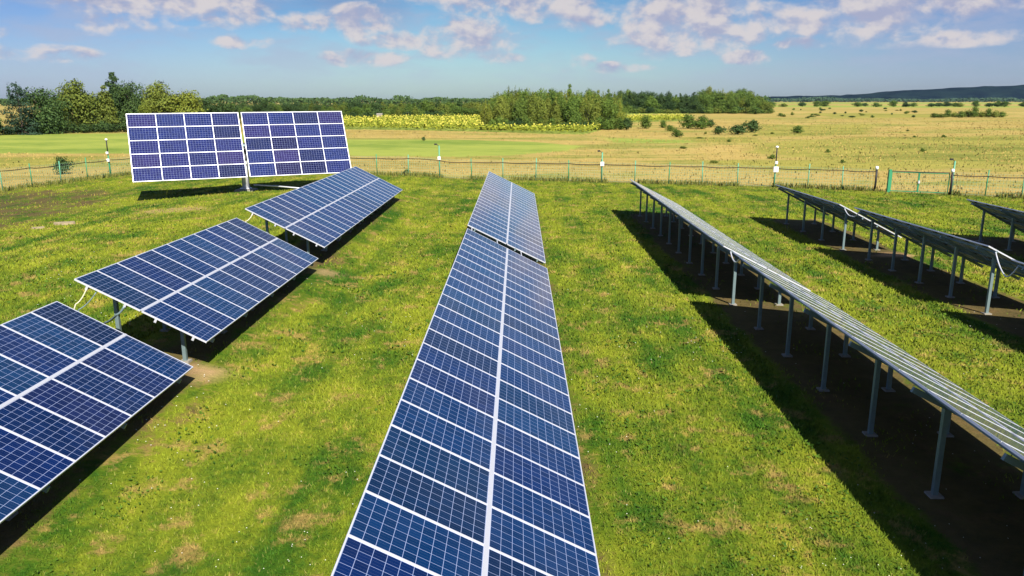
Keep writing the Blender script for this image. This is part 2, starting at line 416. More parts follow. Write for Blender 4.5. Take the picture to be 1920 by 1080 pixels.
# ------------------------------------------------------------------ materials of the solar tables
def cells_mat(name, lw, k0, hues):
    def b(t, p):
        uv = t.new('ShaderNodeUVMap'); sp = t.new('ShaderNodeSeparateXYZ'); t.l.new(uv.outputs[0], sp.inputs[0])
        oi = t.new('ShaderNodeObjectInfo'); rnd = oi.outputs['Random']
        def line(c, n, w):
            fr = t.math('FRACT', t.math('MULTIPLY', c, n)); d = t.math('MINIMUM', fr, t.math('SUBTRACT', 1.0, fr))
            return t.ramp(d, w * 0.75, w * 1.25, 1.0, 0.0)
        ln = t.math('MAXIMUM', line(sp.outputs[0], 10.0, lw), line(sp.outputs[1], 6.0, lw))
        edge = t.math('MINIMUM', t.math('MINIMUM', sp.outputs[0], t.math('SUBTRACT', 1.0, sp.outputs[0])), t.math('MULTIPLY', t.math('MINIMUM', sp.outputs[1], t.math('SUBTRACT', 1.0, sp.outputs[1])), 0.6))
        ln = t.math('MAXIMUM', ln, t.ramp(edge, 0.003, 0.006, 1.0, 0.0))
        bus = t.math('MULTIPLY', line(sp.outputs[1], 18.0, 0.02), 0.14)
        ci = t.new('ShaderNodeVectorMath', operation='FLOOR'); t.l.new(t.vmul(uv.outputs[0], (10, 6, 1)), ci.inputs[0])
        av = t.new('ShaderNodeVectorMath', operation='ADD'); t.l.new(ci.outputs[0], av.inputs[0])
        cx = t.new('ShaderNodeCombineXYZ'); t.l.new(t.math('MULTIPLY', rnd, 97.0), cx.inputs[2]); t.l.new(cx.outputs[0], av.inputs[1])
        wn = t.new('ShaderNodeTexWhiteNoise'); t.l.new(av.outputs[0], wn.inputs[0])
        k = t.math('MULTIPLY', t.math('MULTIPLY_ADD', wn.outputs[0], 0.35, 0.82), t.ramp(rnd, 0.02, 0.30, 0.55 * k0, 1.08 * k0))
        hue = t.mix(t.math('FRACT', t.math('MULTIPLY', rnd, 7.3)), hues[0], hues[1])
        hue = t.mix(t.ramp(t.math('FRACT', t.math('MULTIPLY', rnd, 13.7)), 0.78, 0.95, 0.0, 0.7), hue, hues[2])
        c = t.mix(1.0, hue, mixgrey(t, k), 'MULTIPLY')
        c = t.mix(bus, c, (0.4, 0.45, 0.6)); c = t.mix(t.math('MULTIPLY', ln, 0.56), c, (0.48, 0.57, 0.84))
        t.l.new(c, p.inputs['Base Color'])
        p.inputs['IOR'].default_value = 1.52; p.inputs['Sheen Weight'].default_value = 0.22; p.inputs['Sheen Roughness'].default_value = 0.20; p.inputs['Sheen Tint'].default_value = (.86, .84, .92, 1); p.inputs['Coat Weight'].default_value = 0.0
        g = t.new('ShaderNodeTexCoord')
        t.l.new(t.math('MULTIPLY_ADD', t.noise(g.outputs['Object'], 3.0, 4), 0.10, 0.03), p.inputs['Roughness'])
    return mat(name, rough=0.2, build=b)


M_CELL = cells_mat('solar_cells', 0.019, 0.8, ((0.001, 0.011, 0.076), (0.001, 0.029, 0.094), (0.006, 0.009, 0.058)))
M_CELL2 = cells_mat('tracker_cells', 0.018, 0.75, ((0.012, 0.012, 0.095), (0.010, 0.020, 0.110), (0.030, 0.018, 0.095)))
M_FRAME = mat('anodised_frame', rough=0.42, metal=0.25, build=mottled((0.62, 0.63, 0.67), 0.06, 3))
M_BACK = mat('module_backsheet', (0.42, 0.43, 0.45), rough=0.7)
M_GALV = mat('galvanised_steel', rough=0.55, metal=0.35, build=mottled((0.175, 0.245, 0.25), 0.18, 9))
M_RAIL = mat('aluminium_rail', rough=0.45, metal=0.45, build=mottled((0.66, 0.67, 0.70), 0.06, 2))
M_CONC = mat('footing_concrete', rough=0.9, build=mottled((0.25, 0.23, 0.19), 0.25, 7))
M_BLACK = mat('black_rubber', (0.012, 0.012, 0.014), rough=0.6)
M_WHITE = mat('white_plastic', (0.8, 0.79, 0.76), rough=0.5)
M_PALE = mat('pale_cable', (0.55, 0.53, 0.36), rough=0.6)


def module_mesh(sl, tl, name, th=0.04, fw=0.017, cm=None):
    """(face mesh, frame mesh); x = long side, y = short side, top at z=0, origin at the corner"""
    f = MB()
    f.face([(fw, fw, -0.004), (sl - fw, fw, -0.004), (sl - fw, tl - fw, -0.004), (fw, tl - fw, -0.004)], 0, [(0, 0), (1, 0), (1, 1), (0, 1)])
    f.face([(fw, fw, -0.012), (fw, tl - fw, -0.012), (sl - fw, tl - fw, -0.012), (sl - fw, fw, -0.012)], 1)
    f.box((sl * 0.12, tl / 2, -0.024), (0.11, 0.13, 0.022), mi=2)
    m1 = f.mesh(name, [cm or M_CELL, M_BACK, M_BLACK])
    g = MB()
    g.box((sl / 2, fw / 2, -th / 2), (sl, fw, th)); g.box((sl / 2, tl - fw / 2, -th / 2), (sl, fw, th))
    g.box((fw / 2, tl / 2, -th / 2), (fw, tl - 2 * fw, th)); g.box((sl - fw / 2, tl / 2, -th / 2), (fw, tl - 2 * fw, th))
    return m1, g.mesh('module_frame', M_FRAME)


MOD_S = 1.652
MODULE, MODFRAME = module_mesh(MOD_S, 0.985, 'solar_module')


def copy_part(o, parent, m):
    c = o.copy(); COL.objects.link(c); c.parent = parent; c.matrix_parent_inverse = Matrix(); c.matrix_local = m
    return c


_proto = {}


def add_module(root, m, key='field'):
    """one module (cells, with its frame as a sub-part) on a table, copied from the first one made"""
    if key not in _proto:
        me, fr = (MODULE, MODFRAME) if key == 'field' else module_mesh(1.785, 0.985, 'solar_module', cm=M_CELL2)
        a = link('solar_module', me, root, m); b = link('module_frame', fr, a); _proto[key] = (a, b); return a
    a, b = _proto[key]
    c = copy_part(a, root, m); copy_part(b, c, Matrix()); return c


post_mesh = {}


def solar_table(far, tilt, slope, yaw, n, label, post_at=None):
    """ground-mounted table: two rows of upright modules, n long. `far` = high edge corner at the far end"""
    a = Vector((-math.sin(yaw) * math.cos(slope), math.cos(yaw) * math.cos(slope), math.sin(slope)))
    h = Vector((math.cos(yaw), math.sin(yaw), 0)); nn = h.cross(a)
    c = h * math.cos(tilt) - nn * math.sin(tilt); N = c.cross(a)
    far = Vector((far[0], far[1], far[2] + 6.8)); o = far - a * n
    base = o + a * (n / 2) + c * 1.67; bz = G(base.x, base.y)
    root = empty('solar_table', (base.x, base.y, bz))
    tag(root, label, 'solar array', 'rows of solar tables standing on the mown lawn')
    org = Vector((base.x, base.y, bz))
    P = lambda s, t, w=0.0: o + c * s + a * t + N * w - org
    B = Matrix((c, a, N)).transposed().to_4x4()
    for k in range(n):
        for s in (0.0, MOD_S + 0.036):
            m = B.copy(); m.translation = P(s, k + 0.0075 + random.uniform(-.002, .002), random.uniform(-.0015, .0015)); add_module(root, m)
    # bright cover rail in the joint between the two rows
    mb = MB(); mb.box(P(MOD_S + 0.018, n / 2, 0.001), (0.056, n, 0.010), (c, a, N)); mb.build('cover_rail', M_RAIL, root)
    # purlins under the modules
    for s in (0.33, 1.28, 2.06, 3.02):
        mb = MB(); mb.box(P(s, n / 2, -0.076), (0.05, n - 0.1, 0.07), (c, a, N)); mb.build('purlin', M_GALV, root)
    pairs = max(2, round((n - 1.2) / 2.35) + 1)
    for t in post_at or [0.6 + (n - 1.2) * k / (pairs - 1) for k in range(pairs)]:
        mb = MB(); mb.box(P(1.70, t, -0.161), (3.30, 0.06, 0.10), (c, a, N)); mb.build('rafter', M_GALV, root)
        for s in (0.76, 2.52):
            q = P(s, t, -0.19); wx, wy = q.x + org.x, q.y + org.y; gzv = G(wx, wy) - bz
            mb = MB(); mb.box((q.x, q.y, (q.z + gzv) / 2), (0.088, 0.088, q.z - gzv))
            mb.box((q.x, q.y + 0.052, q.z - 0.03), (0.085, 0.014, 0.20))
            pst = mb.build('post', M_GALV, root)
            fb = MB(); hh = 0.065
            fb.hexa([(q.x + sx * .135, q.y + sy * .135, gzv - 0.12) for sx, sy in ((-1, -1), (1, -1), (1, 1), (-1, 1))] + [(q.x + sx * .115, q.y + sy * .115, gzv + hh - .03) for sx, sy in ((-1, -1), (1, -1), (1, 1), (-1, 1))])
            fb.build('footing', M_CONC, pst)
    # clamps hanging under the two ends
    for t in (0.03, n - 0.03):
        for s in (0.33, 1.28, 2.06, 3.02):
            mb = MB(); mb.box(P(s, t, -0.075), (0.056, 0.05, 0.11), (c, a, N)); mb.build('end_cap', M_RAIL if t < 1 and far[0] < -5 else M_GALV, root)
    return root, P, org


T = {}
T['w1'] = solar_table((-10.43, 17.03, -4.43), .487, -.014, .009, 14, 'dark blue solar table cut off by the left frame edge, nearest of the left row')
a2 = .478
T['w2'] = solar_table((-10.45, 28.72, -4.26), .478, -.017, .007, 11, 'short blue solar table in the middle of the left row')
T['w3'] = solar_table((-10.46, 50.75, -4.18), .468, -.006, 0.0, 21, 'long greyish solar table at the far end of the left row, before the tracker')
T['c1'] = solar_table((-1.868, 28.68, -4.640), .4717, 0.0, 0.0, 27, 'long blue solar table running up the centre from the bottom edge to a black gap')
T['c2'] = solar_table((-1.89, 51.6, -4.56), .458, .004, -.001, 22, 'greyish solar table in the centre of the photo, beyond the black gap')
T['e1'] = solar_table((6.77, 24.15, -4.64), .4717, 0.0, 0.0, 20, 'striped solar table seen edge on at lower right, widening toward the right frame edge', post_at=[0.7 + 2.58 * k for k in range(8)])
T['e2'] = solar_table((6.75, 47.2, -4.64), .4717, 0.0, 0.0, 22, 'grey solar table seen edge on right of centre, its tip pointing at the fence')
T['f1'] = solar_table((14.53, 44.25, -4.635), .4717, -.006, 0.002, 9, 'short dark solar table seen from behind, left of the gate and nearest the fence')
T['f2'] = solar_table((14.72, 34.1, -4.56), .4717, -.013, 0.0, 10, 'dark solar table seen from behind, between the short one and the right frame edge')
T['f3'] = solar_table((14.75, 22.95, -4.62), .4717, 0.0, 0.0, 16, 'solar table at the right frame edge, only its bright corner and posts visible')
T['g1'] = solar_table((22.2, 38.7, -4.77), .4717, 0.0, 0.0, 22, 'solar table at the far right below the fence, seen from behind, farthest to the right')


def wire(name, pts, r, m, label, cat, sag=0.0):
    P = [Vector(p) for p in pts]; out = []
    for p, q in zip(P[:-1], P[1:]):
        for k in range(8):
            u = k / 8; x = p.lerp(q, u); x.z -= sag * 4 * u * (1 - u); out.append(x)
    out.append(P[-1]); mb = MB(); mb.tube(out, r, 6, m if isinstance(m, int) else 0)
    return tag(mb.build(name, m, smooth=True), label, cat)


def tp(key, s, t, w=0.0):
    r, P, org = T[key]; return P(s, t, w) + org


wire('cable', [tp('w2', .33, .02, -.09), tp('w2', .30, -.15, -.5), tp('w1', .36, 14.0, -.10)], .016, M_PALE, 'pale cable hanging from the high corner of the short left table', 'cable', .06)
wire('cable', [tp('w2', .55, .05, -.09), tp('w2', .4, -.12, -.6), tp('w1', .5, 14.0, -.12)], .014, M_GALV, 'grey cable hanging beside the pale one at the short left table', 'cable', .05)
wire('cable', [tp('w2', 1.28, .0, -.1), tp('w2', 1.2, -.02, -.35), tp('w2', .82, .55, -.95)], .028, M_GALV, 'grey cable looping from under the short left table to its front post', 'cable', .03)
wire('cable', [tp('w3', .33, .02, -.09), tp('w3', .26, -.2, -.4), tp('w2', .4, 11.0, -.12)], .018, M_PALE, 'pale cable hanging from the corner of the long left table', 'cable', .05)
for i, (s, dz) in enumerate(((.2, .0), (1.28, .0), (2.3, .0))):
    wire('link_bar', [tp('c1', s, 26.97, -.06), tp('c2', s, .03, -.06)], .022, M_RAIL, ('thin bar bridging the black gap of the centre row near its %s edge' % ('left', None, 'right')[i]) if i != 1 else 'thin bar bridging the black gap of the centre row beside the middle rail', 'bar')
wire('cable', [tp('f2', .3, 10.0, -.08), tp('f2', .35, 10.5, -.35), tp('f1', .3, .0, -.08)], .022, M_RAIL, 'pale looped cable at the joint of the two tables showing their undersides', 'cable', .1)
wire('cable', [tp('f3', .3, 16.0, -.08), tp('f3', .35, 16.3, -.5), tp('f2', .3, .0, -.08)], .022, M_RAIL, 'pale looped cable at the right frame edge between two table ends', 'cable', .1)
wire('cable', [tp('e1', .3, 20.0, -.08), tp('e1', .35, 20.4, -.28), tp('e2', .3, .0, -.08)], .022, M_RAIL, 'pale looped cable at the joint of the two edge on tables', 'cable', .06)


# ------------------------------------------------------------------ the tracker
def tracker():
    yaw, tilt = 0.444, 0.511
    top = Vector((-19.904, 57.0, -0.901 + 6.8)); S = 4.976; w = 7.18; g = 0.235
    h = Vector((math.cos(yaw), math.sin(yaw), 0.006)).normalized(); hx = Vector((-math.sin(yaw), math.cos(yaw), 0))
    up = (hx * math.sin(tilt) + Vector((0, 0, 1)) * math.cos(tilt)).normalized(); N = h.cross(up)   # N = face normal
    if N.y > 0: N = -N
    mid = top - up * (S / 2); px, py = mid.x - N.x * .9, mid.y - N.y * .9
    bz = G(px, py); root = empty('solar_tracker', (px, py, bz)); org = Vector((px, py, bz))
    tag(root, 'tall two-wing solar tracker on a single post, its two big panels facing the camera', 'solar tracker')
    B = Matrix((h, up, N)).transposed().to_4x4()
    for wing in (-1, 1):
        x0 = -w - g / 2 if wing < 0 else g / 2
        for r_ in range(5):
            for k in range(4):
                m = B.copy(); m.translation = top + h * (x0 + k * w / 4 + .005) - up * ((r_ + 1) * S / 5 - .006) - org
                add_module(root, m, 'tracker')
        fm = MB()
        for k in range(5):
            fm.box(top + h * (x0 + .25 + k * (w - .5) / 4) - up * (S / 2) - N * .085 - org, (.07, S - .1, .08), (h, up, N))
        fm.build('wing_frame', M_GALV, root)
        ed = MB()
        for v in (-.006, S + .006): ed.box(top + h * (x0 + w / 2) - up * v - N * .02 - org, (w, .03, .07), (h, up, N))
        for v in (-.012, w + .012): ed.box(top + h * (x0 + v) - up * (S / 2) - N * .02 - org, (.03, S + .05, .072), (h, up, N))
        ed.build('edge_trim', M_FRAME, root)
    tb = MB(); c = mid - N * .24 - org
    tb.tube([c - h * 7.0, c + h * 7.0], .13, 14); tb.build('torque_tube', M_GALV, root, True)
    hd = MB(); c2 = mid - N * .72 - org
    hd.box(c2 + N * .18, (.55, .5, .55), (h, up, N)); hd.box(c2 - N * .2 - up * .3, (.3, .9, .3), (h, up, N)); hd.build('drive_head', M_BLACK, root)
    cl = MB(); cl.tube([(0, 0, .05), (0, 0, 1.2), (0, 0, c2.z - .15)], [.27, .25, .22], 18); cl.tube([(0, 0, .16), (0, 0, .22)], .42, 18)
    cl.build('column', M_RAIL, root, True)
    bx = MB(); bx.box((.32, -.12, 2.25), (.26, .22, .62)); bx.build('control_box', M_WHITE, root)
    ft = MB(); ft.hexa([(-.8, -.75, -.2), (.8, -.75, -.2), (.8, .75, -.2), (-.8, .75, -.2), (-.62, -.6, .14), (.62, -.6, .14), (.62, .6, .14), (-.62, .6, .14)])
    ft.build('footing', M_CONC, root)
    return org


TR = tracker()
mb = MB(); mb.tube([(TR.x + .55, TR.y + .1, TR.z + .42), (TR.x + 2.4, TR.y - .05, TR.z + .34), (TR.x + 5.2, TR.y - 1.0, TR.z + .22)], .05, 8)
tag(mb.build('pipe', M_RAIL, smooth=True), 'pale pipe lying on the shaded grass beside the tracker post', 'pipe')

# ------------------------------------------------------------------ fence, gate, posts with instruments
M_POST = mat('green_paint', rough=0.5, build=mottled((0.035, 0.24, 0.11), 0.2, 4))
M_POSTP = mat('faded_green_paint', rough=0.6, build=mottled((0.10, 0.33, 0.20), 0.2, 4))
M_WIRE = mat('green_wire', (0.20, 0.36, 0.22), rough=0.6)


def run_mesh(pts, z0, z1, name, parent, org, matl):
    """welded wire netting along a run of posts"""
    mb = MB()
    for (ax, ay), (bx, by) in zip(pts[:-1], pts[1:]):
        L = math.hypot(bx - ax, by - ay); ga, gb = G(ax, ay), G(bx, by)
        n = int(L / .2)
        for k in range(1, n):
            u = k / n; x, y, z = ax + (bx - ax) * u - org.x, ay + (by - ay) * u - org.y, ga + (gb - ga) * u - org.z
            mb.box((x, y, z + (z0 + z1) / 2), (.011, .011, z1 - z0))
        for k in range(8):
            z = z0 + (z1 - z0) * k / 7
            mb.bar((ax - org.x, ay - org.y, ga - org.z + z), (bx - org.x, by - org.y, gb - org.z + z), .012)
    return mb.build(name, matl, parent)


def fence(pts, label, mats, skip=(), cable_h=1.5):
    m_ = len(pts) // 2; org = Vector((*pts[m_], G(*pts[m_]))); root = empty('wire_fence', org); tag(root, label, 'fence')
    for i, (x, y) in enumerate(pts):
        if i in skip: continue
        p = MB(); z = G(x, y) - org.z; hh = 1.86 + .06 * math.sin(i * 2.3); lean = .05 * math.sin(i * 1.7)
        p.tube([(x - org.x, y - org.y, z - .1), (x - org.x + lean, y - org.y, z + hh)], .042, 8)
        p.build('post', mats[(i * 7 + 3) % len(mats)], root, True)
    run_mesh(pts, .08, 1.62, 'netting', root, org, M_WIRE)
    cb = MB(); L = []
    for i, ((ax, ay), (bx, by)) in enumerate(zip(pts[:-1], pts[1:])):
        for k in range(5):
            u = k / 5; s = (.05 + .03 * math.sin(i * 3.1)) * 4 * u * (1 - u)
            x, y = ax + (bx - ax) * u, ay + (by - ay) * u; L.append((x - org.x, y - org.y - .05, G(x, y) - org.z + cable_h - s))
    x, y = pts[-1]; L.append((x - org.x, y - org.y - .05, G(x, y) - org.z + cable_h)); cb.tube(L, .03, 6); cb.build('cable', M_BLACK, root, True)
    return root


i0 = 7
fence(FENCE_WEST[:-1] + FENCE[:i0 + 1], 'green wire fence run at the left edge of the photo, going away past a bush', [M_POST, M_POSTP])
fence(FENCE[i0:] , 'long green wire fence across the far side of the lawn, tracker to gate', [M_POSTP, M_POST, M_POSTP], skip=(len(FENCE) - i0 - 1,))
fence(FENCE_EAST, 'green wire fence run right of the gate, reaching the right frame edge', [M_POST, M_POSTP], skip=(0,), cable_h=1.45)


def sensor_post(x, y, hh, label, white=(), dark_from=None, m=None, cap=False, arm=False):
    z = G(x, y); root = empty('sensor_post', (x, y, z)); tag(root, label, 'post', 'tall instrument posts along the fence')
    p = MB(); p.tube([(0, -.07, -.1), (0, -.07, dark_from or hh)], .055, 10); p.build('post', m or M_POSTP, root, True)
    if dark_from:
        p = MB(); p.tube([(0, -.07, dark_from), (0, -.07, hh)], .05, 10); p.build('upper_post', M_BLACK, root, True)
    for wz, sz in white:
        p = MB(); p.box((0, -.17, wz), (sz * .9, .16, sz)); p.box((0, -.26, wz), (sz * .5, .03, sz * .5)); p.build('sensor_box', M_WHITE, root)
    if cap:
        p = MB(); p.tube([(0, -.07, hh - .02), (0, -.07, hh + .1), (0, -.07, hh + .16)], [.10, .13, .04], 12); p.build('lamp_cap', M_WHITE, root, True)
    if arm:
        p = MB(); p.tube([(0, -.07, hh - .3), (-.05, -.07, hh), (-.22, -.1, hh + .12)], .025, 8); p.box((-.3, -.12, hh + .12), (.22, .12, .12)); p.build('camera_arm', M_BLACK, root)
    return root


sensor_post(-36.8, 70.7, 3.25, 'tall post with black upper end and white boxes, left of the tracker', [(2.15, .2), (1.5, .26)], 2.2, M_POST, cap=True)
sensor_post(-6.9, 69.3, 2.8, 'pale green post with small dark camera on top, nearest right of the tracker', [(1.72, .28)], None, None, arm=True)
sensor_post(7.1, 66.5, 2.5, 'pale green post with pale box and bent top, halfway along the fence', [(1.55, .34)], None, None, arm=True)
sensor_post(20.5, 62.8, 3.1, 'tall dark topped post with two white boxes and white cap, between the two right tables', [(1.95, .22), (1.42, .42)], 1.9, M_POSTP, cap=True)
sensor_post(31.95, 57.9, 2.45, 'thin curved pale green post with small camera behind the gate end', [], None, M_POSTP, arm=True)
for x, y, lab in ((27.3, 60.0, 'black post with white cap where the long fence ends, left of the gate'), (31.75, 57.6, 'black post with white cap at the right end of the green gate')):
    z = G(x, y); root = empty('gate_post', (x, y, z)); tag(root, lab, 'post')
    p = MB(); p.tube([(0, 0, -.1), (.02, 0, .8), (0, 0, 1.62)], .075, 12); p.build('post', M_BLACK, root, True)
    p = MB(); p.tube([(0, 0, 1.62), (0, 0, 1.74), (0, 0, 1.86), (0, 0, 1.9)], [.09, .13, .11, .03], 12); p.build('lamp_cap', M_WHITE, root, True)


def gate():
    a = Vector((*GATE[0], 0)); b = Vector((*GATE[1], 0)) - (Vector((*GATE[1], 0)) - a).normalized() * .12
    root = empty('wire_gate', a); tag(root, 'bright green wire gate with two leaves in the fence', 'gate')
    d = (b - a); u = d.normalized(); L = d.length; mid = u * (L / 2)
    p = MB(); p.box((0, 0, .83), (.2, .2, 1.75)); p.build('gate_post', M_POST, root)
    for s, e in ((u * .14, mid - u * .03), (mid + u * .03, u * L)):
        f = MB(); up = Vector((0, 0, 1))
        for z in (.12, 1.52): f.bar(s + up * z, e + up * z, .06)
        f.bar(s + up * .09, s + up * 1.55, .055); f.bar(e + up * .09, e + up * 1.55, .055)
        lf = f.build('leaf', M_POST, root)
        w = MB(); n = int((e - s).length / .16)
        for k in range(1, n): q = s.lerp(e, k / n); w.box((q.x, q.y, .82), (.007, .007, 1.36))
        for k in range(1, 8): w.bar(s + up * (.14 + k * .17), e + up * (.14 + k * .17), .007)
        w.build('netting', M_WIRE, lf)
    p = MB(); p.box(mid + Vector((0, -.07, .85)), (.12, .07, .2)); p.build('lock', M_RAIL, root)
    p = MB(); p.tube([Vector((0, -.04, 1.6)), mid + Vector((0, -.04, 1.58)), u * L + Vector((0, -.04, 1.6))], .028, 6); p.build('cable', M_BLACK, root)


gate()

# ------------------------------------------------------------------ foliage
def leaf_mat(name, lo, hi, var=0.35, trans=True):
    def b(t, p):
        g = t.new('ShaderNodeNewGeometry'); oi = t.new('ShaderNodeObjectInfo')
        ri = g.outputs['Random Per Island']
        f = t.math('ADD', t.math('MULTIPLY', ri, 0.75), t.math('MULTIPLY', oi.outputs['Random'], 0.4), clamp=True)
        c = t.mix(f, lo, hi)
        k = t.math('MULTIPLY_ADD', t.math('FRACT', t.math('MULTIPLY', oi.outputs['Random'], 5.7)), var, 1 - var / 2)
        t.l.new(t.mix(1.0, c, mixgrey(t, k), 'MULTIPLY'), p.inputs['Base Color'])
    return mat(name, rough=0.75, spec=0.15, build=b)


M_LEAF_DARK = leaf_mat('leaf_dark_green', (0.018, 0.046, 0.013), (0.062, 0.105, 0.026))
M_LEAF_MID = leaf_mat('leaf_mid_green', (0.038, 0.085, 0.012), (0.130, 0.190, 0.030))
M_LEAF_OLIVE = leaf_mat('leaf_olive', (0.055, 0.090, 0.012), (0.175, 0.205, 0.032))
M_LEAF_YEL = leaf_mat('leaf_yellow_green', (0.075, 0.115, 0.013), (0.215, 0.235, 0.030))
M_LEAF_BLUE = leaf_mat('leaf_blue_green', (0.020, 0.052, 0.030), (0.060, 0.105, 0.055))
M_BARK = mat('bark', rough=0.9, build=mottled((0.10, 0.075, 0.055), 0.3, 5))


def leaf_quads(r, pos, nrm, size, aspect=0.62):
    n = len(pos); nrm = nrm / (np.linalg.norm(nrm, axis=1, keepdims=True) + 1e-9)
    a = r.normal(size=(n, 3)); x = np.cross(nrm, a); x /= np.linalg.norm(x, axis=1, keepdims=True) + 1e-9; y = np.cross(nrm, x)
    s = (size * r.uniform(0.55, 1.35, n))[:, None]
    p0 = pos - x * s * .5; p1 = pos + y * s * .5 * aspect; p2 = pos + x * s * .5; p3 = pos - y * s * .5 * aspect
    return np.stack([p0, p1, p2, p3], 1).reshape(-1, 3)


def crown_points(r, lobes, n, shell=2.4):
    L = np.array(lobes, float); vol = (L[:, 3] * L[:, 4] * L[:, 5]) ** 0.75; k = r.choice(len(L), n, p=vol / vol.sum())
    d = r.normal(size=(n, 3)); d /= np.linalg.norm(d, axis=1, keepdims=True)
    rad = r.random(n) ** (1 / shell)
    ph = np.sin(d[:, 0] * 5 + k) * np.sin(d[:, 1] * 5 + 2 * k) * np.sin(d[:, 2] * 6 + 3 * k)
    rad = rad * (1 + 0.28 * ph) + r.normal(0, .05, n)
    pos = L[k, :3] + d * rad[:, None] * L[k, 3:6]
    keep = np.sin(pos[:, 0] * 21 + k) + np.sin(pos[:, 1] * 19) + np.sin(pos[:, 2] * 23 + k) > -1.35
    nrm = d / L[k, 3:6] * L[k, 3:6].mean(axis=1, keepdims=True) + r.normal(0, .55, (n, 3)) + np.array([0, 0, .25])
    return pos[keep], nrm[keep]


def tree_kind(seed, kind, n, size, matl, lobe_r=.30, nl=20, base=.03):
    """a crown about 1 wide and 1 tall (> foliage mesh) with a trunk and limbs mesh"""
    r = np.random.default_rng(seed); lobes = []
    if kind == 'broad':
        for i in range(nl):
            a = r.uniform(0, 6.28); q = r.uniform(.08, .36); z = r.uniform(base + .10, .82); q *= 1.08 - abs(z - .38) * 1.0
            s = lobe_r * r.uniform(.55, 1.0) * (1.0 - .45 * max(0, z - .5)); lobes.append((q * math.cos(a), q * math.sin(a), z, s, s, s * .8))
        lobes.append((0, 0, .84, .16, .16, .15)); lobes.append((0, 0, .42, .30, .30, .30)); lobes.append((0, 0, .2, .36, .36, .2))
    elif kind == 'tall':
        for i in range(nl):
            z = base + .08 + (.9 - base) * (i + r.random()) / nl; w = .40 * math.sin(min(1, (1.05 - z) * 1.25) * 1.45)
            a = r.uniform(0, 6.28); q = r.uniform(.0, .5) * w; s = max(.07, w * r.uniform(.45, .75)); lobes.append((q * math.cos(a), q * math.sin(a), min(z, .93), s, s, s * .62))
    elif kind == 'feather':
        for i in range(nl):
            z = base + (.96 - base) * (i / nl); w = .46 * (1 - z) ** .7 + .03; a = i * 2.4; q = w * .62
            lobes.append((q * math.cos(a), q * math.sin(a), z, w * .46, w * .46, .07))
            lobes.append((-.6 * q * math.cos(a + 1), -.6 * q * math.sin(a + 1), z + .03, w * .40, w * .40, .06))
        for i in range(5):
            a = r.uniform(0, 6.28); lobes.append((.2 * math.cos(a), .2 * math.sin(a), r.uniform(.75, .9), .035, .035, .14))
    elif kind == 'thicket':
        for i in range(nl):
            a = r.uniform(0, 6.28); q = r.uniform(.05, .36); z = r.uniform(.12, .70); s = r.uniform(.10, .20); lobes.append((q * math.cos(a), q * math.sin(a), z, s, s, s * 1.25))
        for i in range(7):
            a = r.uniform(0, 6.28); q = r.uniform(0, .36); lobes.append((q * math.cos(a), q * math.sin(a), r.uniform(.72, .88), .05, .05, r.uniform(.10, .16)))
    else:
        for i in range(nl):
            a = r.uniform(0, 6.28); q = r.uniform(0, .30); z = r.uniform(.14, .66); s = r.uniform(.16, .30); lobes.append((q * math.cos(a), q * math.sin(a), z, s, s, s * .95))
        lobes.append((0, 0, .3, .34, .34, .3))
    pos, nrm = crown_points(r, lobes, n)
    pos[:, 2] = np.maximum(pos[:, 2], .015)
    cm = poly_mesh('crown', leaf_quads(r, pos, nrm, size), 4, matl)
    tm = MB()
    if kind in ('broad', 'tall', 'feather', 'thicket'):
        tm.tube([(0, 0, -.02), (.008, .004, .2), (-.006, .01, .45), (.004, 0, .8)], [.030, .022, .015, .004], 8)
        for l in lobes[:9]:
            z0 = max(.08, l[2] * .55); tm.tube([(0, 0, z0), (l[0] * .5, l[1] * .5, z0 + (l[2] - z0) * .6), (l[0], l[1], l[2])], [.012, .008, .003], 5)
    else:
        for l in lobes[:7]: tm.tube([(0, 0, -.01), (l[0] * .5, l[1] * .5, l[2] * .6), (l[0], l[1], l[2])], [.014, .009, .003], 5)
    return cm, tm.mesh('trunk', M_BARK, True)


KIND = {
    'broad_dark': [tree_kind(11, 'broad', 8500, .044, M_LEAF_DARK), tree_kind(12, 'broad', 8500, .044, M_LEAF_DARK)],
    'broad_mid': [tree_kind(21, 'broad', 8500, .044, M_LEAF_MID), tree_kind(22, 'broad', 8500, .044, M_LEAF_MID), tree_kind(23, 'tall', 7500, .042, M_LEAF_MID)],
    'broad_olive': [tree_kind(31, 'broad', 8500, .044, M_LEAF_OLIVE), tree_kind(32, 'tall', 7500, .042, M_LEAF_OLIVE)],
    'yellow': [tree_kind(41, 'broad', 8500, .044, M_LEAF_YEL)],
    'feather': [tree_kind(51, 'feather', 6500, .036, M_LEAF_BLUE, nl=16)],
    'thicket': [tree_kind(61, 'thicket', 5600, .036, M_LEAF_OLIVE, nl=16), tree_kind(62, 'thicket', 5600, .036, M_LEAF_MID, nl=16), tree_kind(63, 'thicket', 5600, .036, M_LEAF_YEL, nl=16)],
    'tall_dark': [tree_kind(71, 'tall', 7500, .042, M_LEAF_DARK, nl=13), tree_kind(72, 'tall', 7500, .042, M_LEAF_DARK, nl=13)],
    'bush': [tree_kind(81, 'bush', 1700, .075, M_LEAF_MID, nl=9), tree_kind(82, 'bush', 1700, .075, M_LEAF_OLIVE, nl=9), tree_kind(83, 'bush', 1700, .075, M_LEAF_DARK, nl=9)],
}


